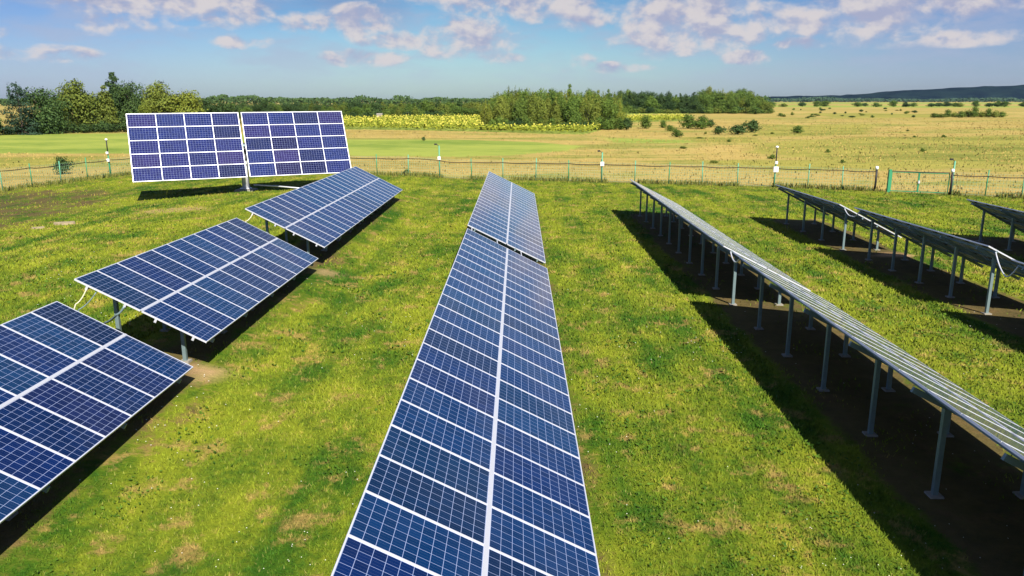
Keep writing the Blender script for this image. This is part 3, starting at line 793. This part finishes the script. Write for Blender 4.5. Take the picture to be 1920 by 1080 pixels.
def plant(kind, x, y, h, w, label, cat='tree', group=None, var=None, name=None, rz=None, sink=.02):
    v = KIND[kind]; cm, tm = v[random.randrange(len(v)) if var is None else var % len(v)]
    nm = name or ('shrub' if kind == 'bush' else 'tree')
    root = empty(nm, (x, y, G(x, y) - sink * h), random.uniform(0, 6.28) if rz is None else rz)
    tag(root, label, cat, group); S = Matrix.Diagonal((w, w, h, 1))
    link('crown' if kind != 'bush' else 'foliage', cm, root, S); link('trunk' if kind != 'bush' else 'stems', tm, root, S)
    return root


# the clump of trees on the left
plant('broad_dark', -103, 152, 8.8, 8.5, 'dark tree cut by the left frame edge, at the end of the left clump', sink=.05)
plant('feather', -99.5, 159, 10.6, 9.8, 'feathery blue-green tree with ragged pointed top, second from the left frame edge')
plant('broad_dark', -97.0, 163, 9.9, 9.6, 'dark rounded tree between the feathery tree and the taller olive tree')
plant('broad_olive', -94.8, 172, 11.6, 11.5, 'broad olive green tree in the middle of the left clump', var=0)
plant('broad_olive', -90.0, 174, 10.4, 9.4, 'olive tree in front of the tallest dark tree of the left clump', var=1)
plant('tall_dark', -96.5, 192, 14.2, 11.5, 'tallest dark green tree rising above the left clump', var=0)
plant('broad_dark', -91.5, 190, 11.9, 8, 'dark tree filling the right shoulder of the tallest left tree', var=1)
plant('broad_olive', -83.4, 186, 11.6, 9.6, 'greyish olive tree standing just above the left panel of the tracker', var=0)
plant('yellow', -77.0, 185, 9.6, 10.5, 'yellow-green round tree at the right end of the left clump, above the tracker')
plant('yellow', -80.8, 172, 6.6, 5.4, 'small bright yellow-green tree low in front, above the tracker top edge')
plant('broad_dark', -86.5, 190, 8.5, 8, 'low dark tree in the gap left of the greyish olive tree', var=0)
for i, (x, y, h) in enumerate(((-108, 186, 8), (-103, 190, 9), (-98, 200, 9.5), (-91, 205, 9), (-87, 200, 8), (-80, 205, 7.5), (-74, 200, 6.5))):
    plant('broad_dark', x, y, h, 10.5, 'dark background tree filling a gap behind the left clump', group='background trees of the left clump')
for i, x in enumerate(np.linspace(-106, -84, 16)):
    plant('bush', x, 155 + i * 1.15 + random.uniform(-1, 1), random.uniform(2.4, 3.6), random.uniform(4, 5.5), 'dark undergrowth bush at the foot of the left clump of trees', 'bush', 'undergrowth below the left trees', var=2)

# trees along the horizon behind the tracker and the sunflowers
r = random.Random(5)
def px2x(u, Y): return (u - 960) / 1463.07 * Y * 1.029 - .0074 * Y
for u, top in ((402, 200), (418, 194), (440, 199), (455, 193), (470, 201), (486, 198), (507, 193), (520, 186), (532, 194), (548, 199), (562, 195), (574, 197), (584, 190), (594, 195), (604, 188), (614, 195), (626, 195), (638, 198)):
    Y = r.uniform(268, 300); plant(r.choice(['broad_mid', 'broad_dark', 'broad_olive', 'tall_dark']), px2x(u, Y), Y, 6.8 + (188 - top) / 1463 * Y, r.uniform(5, 7), 'green tree of the distant treeline peeping over the tracker', group='trees seen over the tracker')
for u in np.arange(648, 915, 10.5):
    Y = r.uniform(302, 330); top = 191 + r.uniform(-3, 4) - (2 if u > 760 else 0); plant(r.choice(['broad_mid', 'broad_dark', 'broad_olive', 'tall_dark', 'broad_mid']), px2x(u + r.uniform(-3, 3), Y), Y, 6.8 + (188 - top) / 1463 * Y, r.uniform(6, 9), 'green tree of the treeline behind the sunflower field', group='trees behind the sunflowers')
for u in np.arange(655, 905, 13):
    Y = r.uniform(288, 304); plant(r.choice(['broad_mid', 'broad_olive', 'bush']), px2x(u + r.uniform(-4, 4), Y), Y, r.uniform(3.6, 5.2), r.uniform(5, 8), 'low leafy tree fronting the treeline behind the sunflowers', group='low trees fronting the treeline', name='tree')
for u in np.arange(372, 925, 8.5):
    Y = r.uniform(345, 430); top = 193 + r.uniform(-2, 4); plant(r.choice(['broad_mid', 'broad_dark', 'broad_dark', 'tall_dark']), px2x(u + r.uniform(-3, 3), Y), Y, 6.8 + (188 - top) / 1463 * Y, r.uniform(8, 12), 'dark tree in the back row of the distant treeline', group='back row of the distant treeline')
plant('bush', -50.3, 267, 3.8, 6.8, 'dark bush at the tracker end of the sunflower field', 'bush', var=2)
plant('bush', -55.8, 269, 4.0, 5.8, 'dark bush half hidden by the tracker panel edge', 'bush', var=2)

# the copse in the centre
for k, (Y, u0, u1, t0, st) in enumerate(((189, 915, 1165, 183, 15), (197, 925, 1160, 176, 15), (206, 935, 1155, 173, 16), (216, 925, 1150, 173, 17))):
    for u in np.arange(u0, u1, st):
        e = min(1, (u - 900) / 55, (1185 - u) / 60); top = t0 + r.uniform(-5, 5) + (1 - e) * 14
        top -= 3 + 5 * max(0, 1 - abs(u - 1040) / 120)
        if 1000 < u < 1040 and k == 1: top = 163
        if u > 930 and k == 2 and r.random() < .25: top -= 6
        h = 6.8 + (187.5 - top) / 1463 * Y
        kd = r.choice(['thicket', 'broad_mid', 'broad_mid', 'broad_olive', 'thicket'])
        plant(kd, px2x(u + r.uniform(-4, 4), Y), Y + r.uniform(-3, 3), h, r.uniform(4.6, 6.2),
              ('leafy tree in the front row of the central copse' if k == 0 else 'leafy tree inside the central copse behind its front row'), group=('front row of the central copse' if k == 0 else 'inner trees of the central copse'))
for u in np.arange(912, 1165, 12):
    Y = 184 + r.uniform(-1, 2); plant('bush', px2x(u, Y), Y, r.uniform(2.4, 4.2), r.uniform(3.2, 4.6), 'leafy bush along the foot of the central copse', 'bush', 'bushes at the foot of the copse')

# the wood right of it, farther off
for k, (Y, u0, u1, t0, st) in enumerate(((412, 1285, 1415, 176, 12), (424, 1150, 1405, 174, 11), (438, 1152, 1395, 168, 12))):
    for u in np.arange(u0, u1, st):
        top = t0 + r.uniform(-4, 4) + max(0, u - 1375) * .45 + (5 if 1215 < u < 1275 else 0)
        if abs(u - 1303) < 7 and k == 2: top = 161
        plant(r.choice(['broad_dark', 'broad_mid', 'tall_dark', 'broad_dark'] if u < 1290 else ['broad_mid', 'thicket', 'broad_mid', 'broad_olive']), px2x(u + r.uniform(-3, 3), Y), Y + r.uniform(-4, 4), 6.8 + (187.5 - top) / 1463 * Y, r.uniform(7.5, 10.5),
              'tree of the wood right of the central copse', group='trees of the right hand wood')
for u in np.arange(1155, 1425, 12):
    Y = 405 + r.uniform(-4, 4); plant('bush', px2x(u, Y), Y, r.uniform(3, 5.5), r.uniform(6, 9), 'bush along the near edge of the right hand wood', 'bush', 'bushes edging the right hand wood')

# shrubs in the dry meadow, right
SHR = [(30.8, 193, 3.0, 3.4, 'upright green shrub standing alone just right of the central copse'), (35.9, 197, 1.8, 2.2, 'small shrub right of the upright shrub beyond the copse'), (33.7, 177, 1.3, 2.4, 'low shrub in front of the shrub cluster right of the copse'), (29.6, 149, 1.4, 2.2, 'lone small shrub in dry grass, nearest of the meadow cluster'),
       (41.0, 193, 3.3, 4.6, 'large pale green shrub heading the meadow cluster'), (44.0, 190, 3.0, 4.2, 'large shrub touching the right of the largest meadow shrub'), (48.4, 200, 2.2, 2.8, 'round dark shrub right of the two large meadow shrubs'), (40.2, 160, 1.9, 2.6, 'shrub with pale grass beside it, left of the two low dark shrubs'),
       (44.1, 160, 2.1, 3.8, 'low wide dark shrub in the meadow, left of the rounded one'), (50.1, 170, 2.9, 3.6, 'rounded dark shrub at the right end of the meadow cluster'), (58.3, 166, 1.5, 2.9, 'grassy low shrub alone in the right meadow'), (114, 387, 3.2, 7.5, 'wide shrub at the right hand end of the wood'),
       (108, 400, 3.4, 6, 'shrub between the wood and the wide shrub at its end')]
for x, y, h, w, lab in SHR: plant('bush', x, y, h * 1.3, w * 1.4, lab, 'shrub', var=0 if 'dark' not in lab else 2)
plant('bush', -42.6, 73.0, 2.35, 2.3, 'dark leafy bush behind the left fence', 'bush', var=2)
plant('bush', -10.1, 71.2, .8, .8, 'small brown-green weed bush behind the fence, right of the tracker', 'shrub', var=1)
plant('bush', -16.0, 134.8, 1.0, .9, 'tiny bush alone on the green strip below the sunflowers', 'shrub', var=2)
for i in range(11):
    u = 1708 + i * 12; Y = 318 + r.uniform(-6, 6); plant('bush', px2x(u, Y), Y, r.uniform(3.2, 5.0) * (1.1 - abs(u - 1778) / 150), r.uniform(4.5, 6.5), 'pale green shrub of the hedge in the right meadow', 'shrub', 'hedge shrubs in the right meadow', var=i % 2)
for u, w in ((1420, 7), (1441, 7), (1474, 9), (1500, 7), (1514, 9), (1571, 8), (1585, 8), (1603, 8), (1634, 6), (1656, 6), (1671, 8), (1701, 10), (1715, 9), (1728, 9), (1744, 9), (1752, 6), (1779, 6), (1803, 8), (1818, 11), (1830, 8), (1864, 10), (1901, 10), (1940, 9)):
    Y = 800 + r.uniform(-40, 40); h = r.uniform(4.8, 6.6) * (1.75 if u == 1901 else 1); plant(r.choice(['broad_dark', 'bush', 'broad_mid']), px2x(u, Y), Y, h, w * 1.25 + 2, 'round far tree on the plain below the dark hill', group='trees on the plain below the hill', name='tree')
for i in range(34):
    u = r.uniform(1425, 1690); Y = r.uniform(300, 620); plant('bush', px2x(u, Y), Y, r.uniform(.7, 1.9) ** 1.2, r.uniform(1.4, 4.4), 'small dark scrub bush scattered on the right plain', 'shrub', 'scattered scrub on the right plain')
for i in range(15):
    Y = r.uniform(85, 190); u = r.uniform(1130, 1980); plant('bush', px2x(u, Y), Y, r.uniform(.35, .8), r.uniform(.8, 1.7), 'small weed clump in the dry right meadow', 'shrub', 'weed clumps in the right meadow', var=i % 2)


def far_wood(name, u0, u1, Y, hmin, hmax, depth, size, n, matl, label, wl):
    """a far belt of woodland that reads as one mass: leaf clumps filling a long uneven bank"""
    r_ = np.random.default_rng(int(Y)); x0, x1 = px2x(u0, Y), px2x(u1, Y)
    x = r_.uniform(x0, x1, n); y = Y + r_.uniform(0, depth, n)
    k = np.floor(x / wl + np.sin(y * .05)); b = np.abs(np.sin(k * 12.9898) * 43758.5453) % 1
    top = hmin + (hmax - hmin) * b * (1 - (2 * (x / wl + np.sin(y * .05) - k) - 1) ** 2 * .6) * (.75 + .25 * np.sin(x / wl * .37))
    pos = np.stack([x, y, top * r_.random(n) ** .45], 1)
    me = poly_mesh(name, leaf_quads(r_, pos, np.array([0, -.6, .7]) + r_.normal(0, .7, (n, 3)), size, .7), 4, matl)
    tag(link(name, me), label, 'woodland', kind='stuff')


far_wood('far_woodland', -180, 1420, 860, 6.5, 12.5, 60, 2.6, 26000, M_LEAF_DARK, 'dark belt of far woodland along the horizon behind the nearer trees', 11)
far_wood('hill_foot_woodland', 1395, 2300, 2300, 6, 15, 120, 5.0, 22000, M_LEAF_BLUE, 'dark belt of woodland at the foot of the hill on the right', 24)

# small things in the fields
def hut():
    root = empty('shed', (-47.3, 273, 0)); tag(root, 'small beige shed at the foot of the treeline behind the sunflowers', 'shed')
    m = mat('beige_boards', rough=.8, build=mottled((.55, .47, .30), .12, 3)); b = MB(); b.box((0, 0, .9), (1.7, 1.5, 1.8)); b.build('wall', m, root)
    b = MB(); b.hexa([(-1, -.95, 1.8), (1, -.95, 1.8), (1, .95, 1.8), (-1, .95, 1.8), (-1, -.1, 2.3), (1, -.1, 2.3), (1, .1, 2.3), (-1, .1, 2.3)]); b.build('roof', M_CONC, root)
    b = MB(); b.box((.3, -.77, .75), (.6, .05, 1.4)); b.build('door', M_BARK, root)


hut()
p = MB(); p.tube([(0, 0, 0), (0, 0, 1.9)], .16, 8); p.box((0, 0, 2.0), (.7, .5, .4)); o = p.build('marker_post', M_WHITE); o.location = (-40.2, 292, 0); tag(o, 'thin white marker post at the far edge of the sunflower field', 'post')
p = MB(); p.tube([(0, 0, -.2), (.05, 0, 3.2), (.08, 0, 4.6)], [.16, .13, .1], 8); p.tube([(-.5, 0, 4.1), (.6, 0, 4.15)], .06, 6); o = p.build('wooden_pole', mat('weathered_wood', rough=.85, build=mottled((.42, .30, .17), .25, 4))); o.location = (-102.0, 151.0, 0)
tag(o, 'brown wooden pole at the left frame edge in front of the trees', 'pole')
for x, y, s, lab in ((-24.9, 42.4, 1.0, 'pale broken slab of stone lying in the grass left of the tables'), (-25.7, 41.2, .62, 'smaller pale stone beside the broken slab'), (-28.6, 36.5, .4, 'small pale stone near the left frame edge')):
    b = MB(); rr = random.Random(int(x * 10)); n = 9
    ring = [(math.cos(6.28 * k / n) * .75 * s * rr.uniform(.7, 1.1), math.sin(6.28 * k / n) * .42 * s * rr.uniform(.7, 1.15)) for k in range(n)]
    top = [(a * .86, c * .86, .12 * s + rr.uniform(-.03, .03)) for a, c in ring]; bot = [(a, c, -.08) for a, c in ring]
    b.v = bot + top; b.f = [[k, (k + 1) % n, n + (k + 1) % n, n + k] for k in range(n)] + [list(range(n, 2 * n))]; b.m = [0] * (n + 1)
    o = b.build('stone_slab', mat('pale_stone', rough=.9, build=mottled((.28, .22, .13), .4, 6))); o.location = (x, y, G(x, y)); tag(o, lab, 'stone')


# ------------------------------------------------------------------ grass and crops (uncountable)
def in_poly(x, y, poly): return poly_mask(x, y, poly, .01) > .5


def lawn_grass():
    r_ = np.random.default_rng(21); n = 520000
    # denser close to the camera, thinning with distance; a wedge wider than the view
    y = 5.2 * (74 / 5.2) ** r_.random(n); x = (r_.random(n) * 2 - 1) * (np.minimum(y, 58) * .80 + 4)
    ok = in_poly(x, y, LAWN); x, y = x[ok], y[ok]; n = len(x)
    under = np.zeros(n, bool)
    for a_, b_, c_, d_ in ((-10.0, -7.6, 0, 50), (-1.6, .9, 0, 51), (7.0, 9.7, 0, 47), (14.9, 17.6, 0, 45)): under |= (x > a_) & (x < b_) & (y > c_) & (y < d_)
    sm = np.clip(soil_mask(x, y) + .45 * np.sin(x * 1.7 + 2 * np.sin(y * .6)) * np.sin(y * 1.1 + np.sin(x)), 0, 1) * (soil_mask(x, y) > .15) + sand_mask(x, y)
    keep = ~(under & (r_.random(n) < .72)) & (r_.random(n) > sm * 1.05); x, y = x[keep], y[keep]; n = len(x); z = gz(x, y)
    cl = np.sin(x * 1.9 + np.sin(y * 1.3) * 2) * np.sin(y * 1.7 + np.sin(x * 1.1) * 2)
    sc = np.clip(y / 9.0, .85, 3.4); hgt = (.034 + .030 * r_.random(n) + .016 * np.clip(cl, 0, 1)) * np.sqrt(sc); wd = .008 * sc * r_.uniform(.7, 1.5, n)
    a = r_.uniform(0, 6.283, n); lean = r_.uniform(.1, 1.0, n) * hgt; la = r_.uniform(0, 6.283, n)
    b0 = np.stack([x - np.cos(a) * wd, y - np.sin(a) * wd, z - .004], 1); b1 = np.stack([x + np.cos(a) * wd, y + np.sin(a) * wd, z - .004], 1)
    tp_ = np.stack([x + np.cos(la) * lean, y + np.sin(la) * lean, z + hgt], 1)
    def b(t, p):
        g = t.new('ShaderNodeNewGeometry'); c, f, m = lawn_color(t, g.outputs['Position'])
        k = t.math('MULTIPLY_ADD', g.outputs['Random Per Island'], .56, .74)
        c = t.mix(1.0, c, mixgrey(t, k), 'MULTIPLY'); c = t.mix(t.ramp(t.math('FRACT', t.math('MULTIPLY', g.outputs['Random Per Island'], 9.1)), .93, .98, 0, .45), c, (.32, .28, .08))
        t.l.new(c, p.inputs['Base Color'])
        nn = t.new('ShaderNodeMix', data_type='VECTOR'); nn.inputs[0].default_value = .55; t.l.new(g.outputs['Normal'], nn.inputs[4]); nn.inputs[5].default_value = (0, 0, 1); t.l.new(nn.outputs[1], p.inputs['Normal'])
    me = poly_mesh('lawn_grass', np.stack([b0, b1, tp_], 1).reshape(-1, 3), 3, mat('grass_blades', rough=.8, spec=.15, build=b))
    tag(link('lawn_grass', me), 'short mown grass of the lawn between the solar tables', 'grass', kind='stuff')
    # broad leaved weeds in loose patches
    n = 60000; y = 5.5 * (60 / 5.5) ** r_.random(n); x = (r_.random(n) * 2 - 1) * (np.minimum(y, 50) * .8 + 4)
    k = (np.sin(x * 1.3 + 2 * np.sin(y * .9)) * np.sin(y * 1.05 + 1.7 * np.sin(x * .8)) + r_.normal(0, .25, n) > .42) & in_poly(x, y, LAWN) & (sand_mask(x, y) + soil_mask(x, y) < .3)
    x, y = x[k], y[k]; n = len(x); pos = np.stack([x, y, gz(x, y) + r_.uniform(.02, .075, n)], 1)
    V = leaf_quads(r_, pos, r_.normal(0, .42, (n, 3)) + np.array([0, 0, 1]), .058 * np.clip(y / 10, .8, 2.6), .55)
    tag(link('lawn_weeds', poly_mesh('lawn_weeds', V, 4, leaf_mat('weed_leaf', (.026, .075, .006), (.105, .185, .014)))), 'broad leaved weeds and clover growing in patches in the lawn', 'weeds', kind='stuff')
    # clover heads
    n = 2400; y = 6 * (34 / 6) ** r_.random(n); x = (r_.random(n) * 2 - 1) * (y * .75 + 3); k = np.sin(x * .7 + 1) * np.sin(y * .5) + r_.normal(0, .4, n) > .35; x, y = x[k], y[k]; n = len(x)
    c = np.stack([x, y, gz(x, y) + .06], 1); s = .0075 * np.clip(y / 9, .8, 2.2); ang = np.arange(5) * 1.2566
    V = np.stack([np.stack([c[:, 0] + np.cos(q) * s, c[:, 1] + np.sin(q) * s, c[:, 2] + (.006 if j % 2 else 0)], 1) for j, q in enumerate(ang)], 1).reshape(-1, 3)
    tag(link('clover_flowers', poly_mesh('clover_flowers', V, 5, mat('clover_white', (.75, .74, .62), rough=.8))), 'tiny white clover heads dotted over the lawn', 'flowers', kind='stuff')


def blades(x, y, hgt, wd, r_):
    n = len(x); z = gz(x, y); a = r_.uniform(0, 6.283, n); la = r_.uniform(0, 6.283, n); lean = hgt * r_.uniform(.05, .5, n)
    b0 = np.stack([x - np.cos(a) * wd, y - np.sin(a) * wd, z - .02], 1); b1 = np.stack([x + np.cos(a) * wd, y + np.sin(a) * wd, z - .02], 1)
    t0 = np.stack([x + np.cos(la) * lean + np.cos(a) * wd * .5, y + np.sin(la) * lean + np.sin(a) * wd * .5, z + hgt], 1); t1 = np.stack([x + np.cos(la) * lean - np.cos(a) * wd * .5, y + np.sin(la) * lean - np.sin(a) * wd * .5, z + hgt * .92], 1)
    return np.stack([b0, b1, t0, t1], 1).reshape(-1, 3)


def tuft_mat(name, cols):
    def b(t, p):
        g = t.new('ShaderNodeNewGeometry'); ri = g.outputs['Random Per Island']
        if cols:
            big = t.noise(g.outputs['Position'], .09, 4, .6)
            f = t.math('ADD', t.math('MULTIPLY', ri, .6), t.math('MULTIPLY', t.math('SUBTRACT', big, .3), 1.0), clamp=True)
            c = t.mix(f, *cols)
        else:
            c = t.mix(1.0, meadow_color(t, g.outputs['Position'])[0], mixgrey(t, t.math('MULTIPLY_ADD', ri, .22, .93)), 'MULTIPLY')
        t.l.new(c, p.inputs['Base Color'])
        nn = t.new('ShaderNodeMix', data_type='VECTOR'); nn.inputs[0].default_value = .75; t.l.new(g.outputs['Normal'], nn.inputs[4]); nn.inputs[5].default_value = (0, 0, 1); t.l.new(nn.outputs[1], p.inputs['Normal'])
    return mat(name, rough=.85, spec=.1, build=b)


def meadow_grass():
    r_ = np.random.default_rng(33); n = 60000
    y = 50 * (300 / 50) ** (r_.random(n) ** 1.25); x = (r_.random(n) * 2 - 1) * (y * .74 + 6)
    k = ~in_poly(x, y, LAWN) & ~in_poly(x, y, GREEN) & ~in_poly(x, y, SUNF) & (r_.random(n) < .35 + .65 * (np.sin(x * .35 + np.sin(y * .21) * 2) * np.sin(y * .3) > -.2))
    x, y = x[k], y[k]; n = len(x); s = np.clip(y / 70, .8, 3.4)
    me = poly_mesh('meadow_grass', blades(x, y, r_.uniform(.06, .20, n) * (1 + .6 * (r_.random(n) < .04)), .042 * s * r_.uniform(.6, 1.5, n), r_), 4, tuft_mat('dry_grass', None))
    tag(link('meadow_grass', me), 'tall dry golden grass of the meadow beyond the fence', 'grass', kind='stuff')
    # ranker green growth along the fence line
    P = []
    for pl in (FENCE, FENCE_WEST, FENCE_EAST):
        for (ax, ay), (bx, by) in zip(pl[:-1], pl[1:]):
            m = 260; u = r_.random(m); P.append(np.stack([ax + (bx - ax) * u + r_.normal(0, .28, m), ay + (by - ay) * u + r_.normal(0, .28, m)], 1))
    P = np.concatenate(P); x, y = P[:, 0], P[:, 1]; n = len(x); k = np.sin(x * .9) * np.sin(x * .37 + 1) > -.35; x, y = x[k], y[k]; n = len(x)
    me = poly_mesh('fence_weeds', blades(x, y, r_.uniform(.12, .42, n), .03 * r_.uniform(.6, 1.5, n), r_), 4, tuft_mat('green_weeds', ((.045, .085, .012), (.24, .22, .05))))
    tag(link('fence_weeds', me), 'uncut green weeds growing along the foot of the fence', 'grass', kind='stuff')


def sunflowers():
    r_ = np.random.default_rng(44); V = []; MI = []
    for poly, n in ((SUNF, 15000), (SUNF2, 2500)):
        P = np.array(poly); x = r_.uniform(P[:, 0].min(), P[:, 0].max(), n); y = r_.uniform(P[:, 1].min(), P[:, 1].max(), n)
        k = in_poly(x, y, poly); x, y = x[k], y[k]; n = len(x); h = r_.uniform(1.1, 1.7, n)
        for j in range(3):
            pos = np.stack([x + r_.normal(0, .22, n), y + r_.normal(0, .22, n), h * r_.uniform(.35, .85, n)], 1)
            V.append(leaf_quads(r_, pos, r_.normal(0, .6, (n, 3)) + np.array([0, -.3, 1]), .62)); MI.append(np.zeros(n))
        f = r_.random(n) < .11; m = f.sum()
        pos = np.stack([x[f], y[f] - .12, h[f] + .05], 1); V.append(leaf_quads(r_, pos, np.array([.3, -1, .7]) + r_.normal(0, .25, (m, 3)),   .40, 1.0)); MI.append(np.ones(m))
    me = poly_mesh('sunflower_field', np.concatenate(V), 4, [leaf_mat('sunflower_leaf', (.11, .15, .013), (.27, .29, .026)), mat('sunflower_petals', (.36, .33, .022), rough=.7)], np.concatenate(MI))
    tag(link('sunflower_field', me), 'band of yellow flowering sunflowers below the treeline', 'crop', kind='stuff')


lawn_grass(); meadow_grass(); sunflowers()

# ------------------------------------------------------------------ air
USE_HAZE = True
if USE_HAZE:
    mb = MB(); mb.box((400, 3000, 100), (11000, 7600, 204)); hz = mb.build('haze', [])
    m = bpy.data.materials.new('haze_air'); m.use_nodes = True; t = NT(m.node_tree); t.n.clear()
    o_ = t.new('ShaderNodeOutputMaterial'); pv = t.new('ShaderNodeVolumePrincipled'); pv.inputs['Color'].default_value = (.40, .62, 1, 1); pv.inputs['Density'].default_value = 0.000022
    pv.inputs['Anisotropy'].default_value = 0.0
    t.l.new(pv.outputs[0], o_.inputs['Volume']); hz.data.materials.append(m); tag(hz, kind='stuff'); hz['label'] = 'thin pale haze over the whole landscape'
